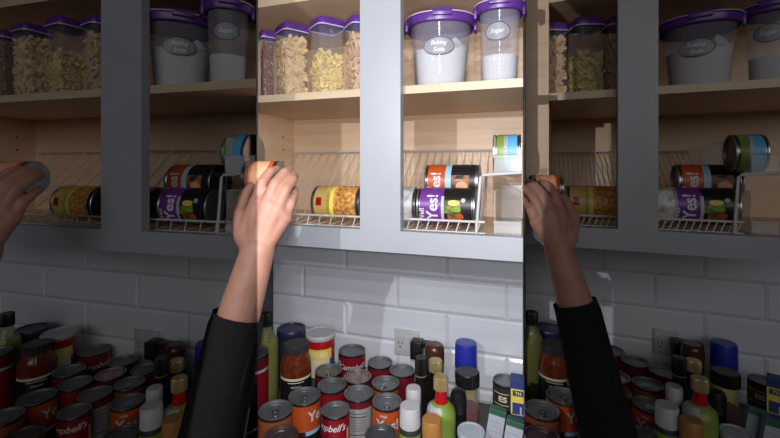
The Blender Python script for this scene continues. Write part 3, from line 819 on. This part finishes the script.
def arm_mesh():
    bm = bmesh.new()
    elbow, mid, wrist = W(196, 505, .47), W(236, 325, .525), W(258, 250, .540)
    capsule(bm, elbow-O, mid-O, .0335, .0285, 20); capsule(bm, mid-O, wrist-O, .0285, .0225, 20)
    mcp = [W(257, 203, .552), W(267, 205, .546), W(276.5, 210, .545), W(284.5, 218, .549)]
    pip = [W(262, 183, .560), W(275, 184, .553), W(285.5, 190, .553), W(291, 203, .557)]
    dip = [W(270, 172, .574), W(284.5, 172.5, .570), W(292.5, 180, .570), W(294.5, 194, .572)]
    tip = [W(277, 169, .592), W(290.0, 169.5, .589), W(295, 175.5, .588), W(295, 189, .587)]
    for a, b_, c, d, k in zip(mcp, pip, dip, tip, (1, 1.03, 1, .86)):
        capsule(bm, wrist-O, a-O, .0175, .0118*k)
        capsule(bm, a-O, b_-O, .0098*k, .0082*k); capsule(bm, b_-O, c-O, .0082*k, .0070*k); capsule(bm, c-O, d-O, .0071*k, .0058*k)
    for a, b_ in zip(mcp, mcp[1:]): capsule(bm, a-O, b_-O, .0112, .0108)
    cmc, tm, ti, te = W(246, 236, .552), W(239, 213, .566), W(245, 195, .580), W(253, 184, .594)
    capsule(bm, wrist-O, cmc-O, .020, .0165); capsule(bm, cmc-O, tm-O, .0165, .0115); capsule(bm, tm-O, ti-O, .0108, .0092); capsule(bm, ti-O, te-O, .0092, .0072)
    capsule(bm, cmc-O, mcp[0]-O, .015, .011)
    me = bpy.data.meshes.new('person'); bm.to_mesh(me); bm.free()
    o = bpy.data.objects.new('arm_source', me); C.objects.link(o)
    m = o.modifiers.new('r', 'REMESH'); m.mode = 'VOXEL'; m.voxel_size = .0022
    m = o.modifiers.new('s', 'SMOOTH'); m.iterations = 4; m.factor = .5
    dg = bpy.context.evaluated_depsgraph_get(); dg.update()
    me2 = bpy.data.meshes.new_from_object(o.evaluated_get(dg)); me2.name = 'person'
    bpy.data.objects.remove(o)
    me2.materials.clear(); me2.materials.append(SKIN)
    me2.polygons.foreach_set('use_smooth', [True]*len(me2.polygons))
    return me2
ARM = arm_mesh()
def sleeve_bm():
    bm = bmesh.new()
    e_, m_, w_ = W(196, 505, .47)-O, W(236, 325, .525)-O, W(258, 250, .540)-O
    pts = [e_+(m_-e_)*k for k in (-.12, .25, .5, .75, 1)]+[m_+(w_-m_)*.14]; prev = None
    for i, p in enumerate(pts):
        d = (pts[min(i+1, len(pts)-1)]-pts[max(i-1, 0)]).normalized(); x = d.cross(Vector((0, 1, 0))).normalized(); y = d.cross(x).normalized()
        r = (.0405, .0385, .0370, .0355, .0338, .0330)[i]
        vs = [bm.verts.new(p+(r+.0012*math.sin(3*k+i*2))*(math.cos(2*PI*k/28)*x+math.sin(2*PI*k/28)*y)) for k in range(28)]
        if prev:
            for k in range(28): bm.faces.new((prev[k], prev[(k+1) % 28], vs[(k+1) % 28], vs[k]))
        prev = vs
    bmesh.ops.solidify(bm, geom=bm.faces[:], thickness=.0015)
    return bm
def mirror_mesh(me):
    m2 = me.copy(); m2.transform(Matrix.Scale(-1, 4, (1, 0, 0))); m2.flip_normals(); return m2
src_sleeve = obj('sleeve', sleeve_bm(), SLEEVE)
hcan = make_can('soup_can', .0255, .052, [PEACH, WHITELAB, ORANGE], lambda th, v: 1 if (.25 < v < .6 and -60 < th < -5) else (2 if v < .15 else 0))
for side in ('middle', 'left', 'right'):
    b = BAYS[side]; mir = side == 'right'
    p = bpy.data.objects.new('person', ARM if not mir else mirror_mesh(ARM)); C.objects.link(p)
    loc = O.copy(); loc.z += CAMZ
    px = 262+b.dx-(15 if side == 'left' else 0) if not mir else 527.5+(297-262)
    loc.x = (px-CX)/F*O.y
    if mir:
        k = .665/O.y; loc.x = (527.0+34/k-CX)/F*.665; loc.y = .665; loc.z = CAMZ+O.z*k
    p.location = loc
    p.rotation_euler = (0, 0, 0)
    if side == 'middle': s = src_sleeve
    else:
        s = src_sleeve.copy(); C.objects.link(s)
        if mir: s.data = mirror_mesh(src_sleeve.data)
    s.parent = p
    where = {'left': 'into the dim left cabinet', 'middle': 'into the bright middle cabinet', 'right': 'into the dim right cabinet'}[side]
    tag(p, 'person whose bare hand and forearm reach up '+where, 'person', 'reaching people')
    # the can between thumb and fingers
    c = hcan if side == 'middle' else dup(hcan)
    cp = W(281, 178, .608); dxx = (cp-O); dxx.x = -dxx.x if mir else dxx.x
    c.location = loc+dxx+(Vector((.045, 0, 0)) if mir else Vector((0, 0, 0)))
    c.rotation_euler = (Matrix.Rotation(-b.yaw*.4, 3, 'Z') @ Matrix.Rotation(-PI/2, 3, 'Y')).to_euler()
    tag(c, 'small peach-coloured can held in a hand reaching into the %s cabinet' % BRIGHT[side], 'can', 'cans held in hands')

# ------------------------------------------------------------------ light
w = bpy.data.worlds.new('world'); bpy.context.scene.world = w; w.use_nodes = True
w.node_tree.nodes['Background'].inputs['Color'].default_value = (.75, .82, 1, 1)
w.node_tree.nodes['Background'].inputs['Strength'].default_value = .02
def area(name, loc, aim, sx, sy, power, col=(1, 1, 1)):
    l = bpy.data.lights.new(name, 'AREA'); l.shape = 'RECTANGLE'; l.size = sx; l.size_y = sy; l.energy = power; l.color = col
    o = bpy.data.objects.new(name, l); C.objects.link(o); o.location = loc
    o.rotation_euler = (Vector(aim)-Vector(loc)).to_track_quat('-Z', 'Y').to_euler(); return o
area('ceiling_light', (0, -2.0, 2.15), (0, .8, 1.35), 3.2, 1.0, 12.5, (1, .98, .95))
def lamp(name, loc, xl, xr, power, col=(.985, .985, 1), rad=.0015):
    """narrow upright beam between the two compass directions xl and xr (dx/dy), tall in height"""
    l = bpy.data.lights.new(name, 'SPOT'); l.energy = power; l.color = col; l.shadow_soft_size = rad; l.spot_blend = 0.0
    a0, a1 = math.atan(xl), math.atan(xr); mid = (a0+a1)/2; half = (a1-a0)/2
    big = math.radians(84); l.spot_size = 2*big
    o = bpy.data.objects.new(name, l); C.objects.link(o); o.location = loc
    o.rotation_euler = (PI/2, 0, -mid)
    k = math.tan(half)/math.tan(big)
    o.scale = (k, 1, 1)
    return o
EL, ER = (257.2-CX)/F, (524.0-CX)/F
for z, pw in ((-.06, .42), (.01, .47), (.08, .5), (.15, .42), (.22, .38), (.29, .40), (.36, .42), (.43, .25)):
    lamp('added_beam', (0, 0, CAMZ+z), EL, ER, pw*8.2)  # added beams at the camera, no real fixtures, brighten only the middle bay
x = -.32
lamp('side_beam_lamp', (x, 0, CAMZ+.16), (-.205-x)/.60, (.201-x)/.60, 11, rad=.004)

# ------------------------------------------------------------------ camera
cam = bpy.data.cameras.new('camera'); co = bpy.data.objects.new('camera', cam); C.objects.link(co)
co.location = (0, 0, CAMZ); co.rotation_euler = (PI/2, 0, 0)
cam.sensor_width = 36; cam.lens = 36*F/780; cam.shift_x = 0; cam.shift_y = -(219-HY)/780; cam.clip_start = .01
sc = bpy.context.scene; sc.camera = co
sc.view_settings.view_transform = 'Standard'; sc.view_settings.look = 'None'; sc.view_settings.gamma = 1
sc.view_settings.use_curve_mapping = False; sc.view_settings.exposure = 0
sc.cycles.max_bounces = 8; sc.cycles.transparent_max_bounces = 16
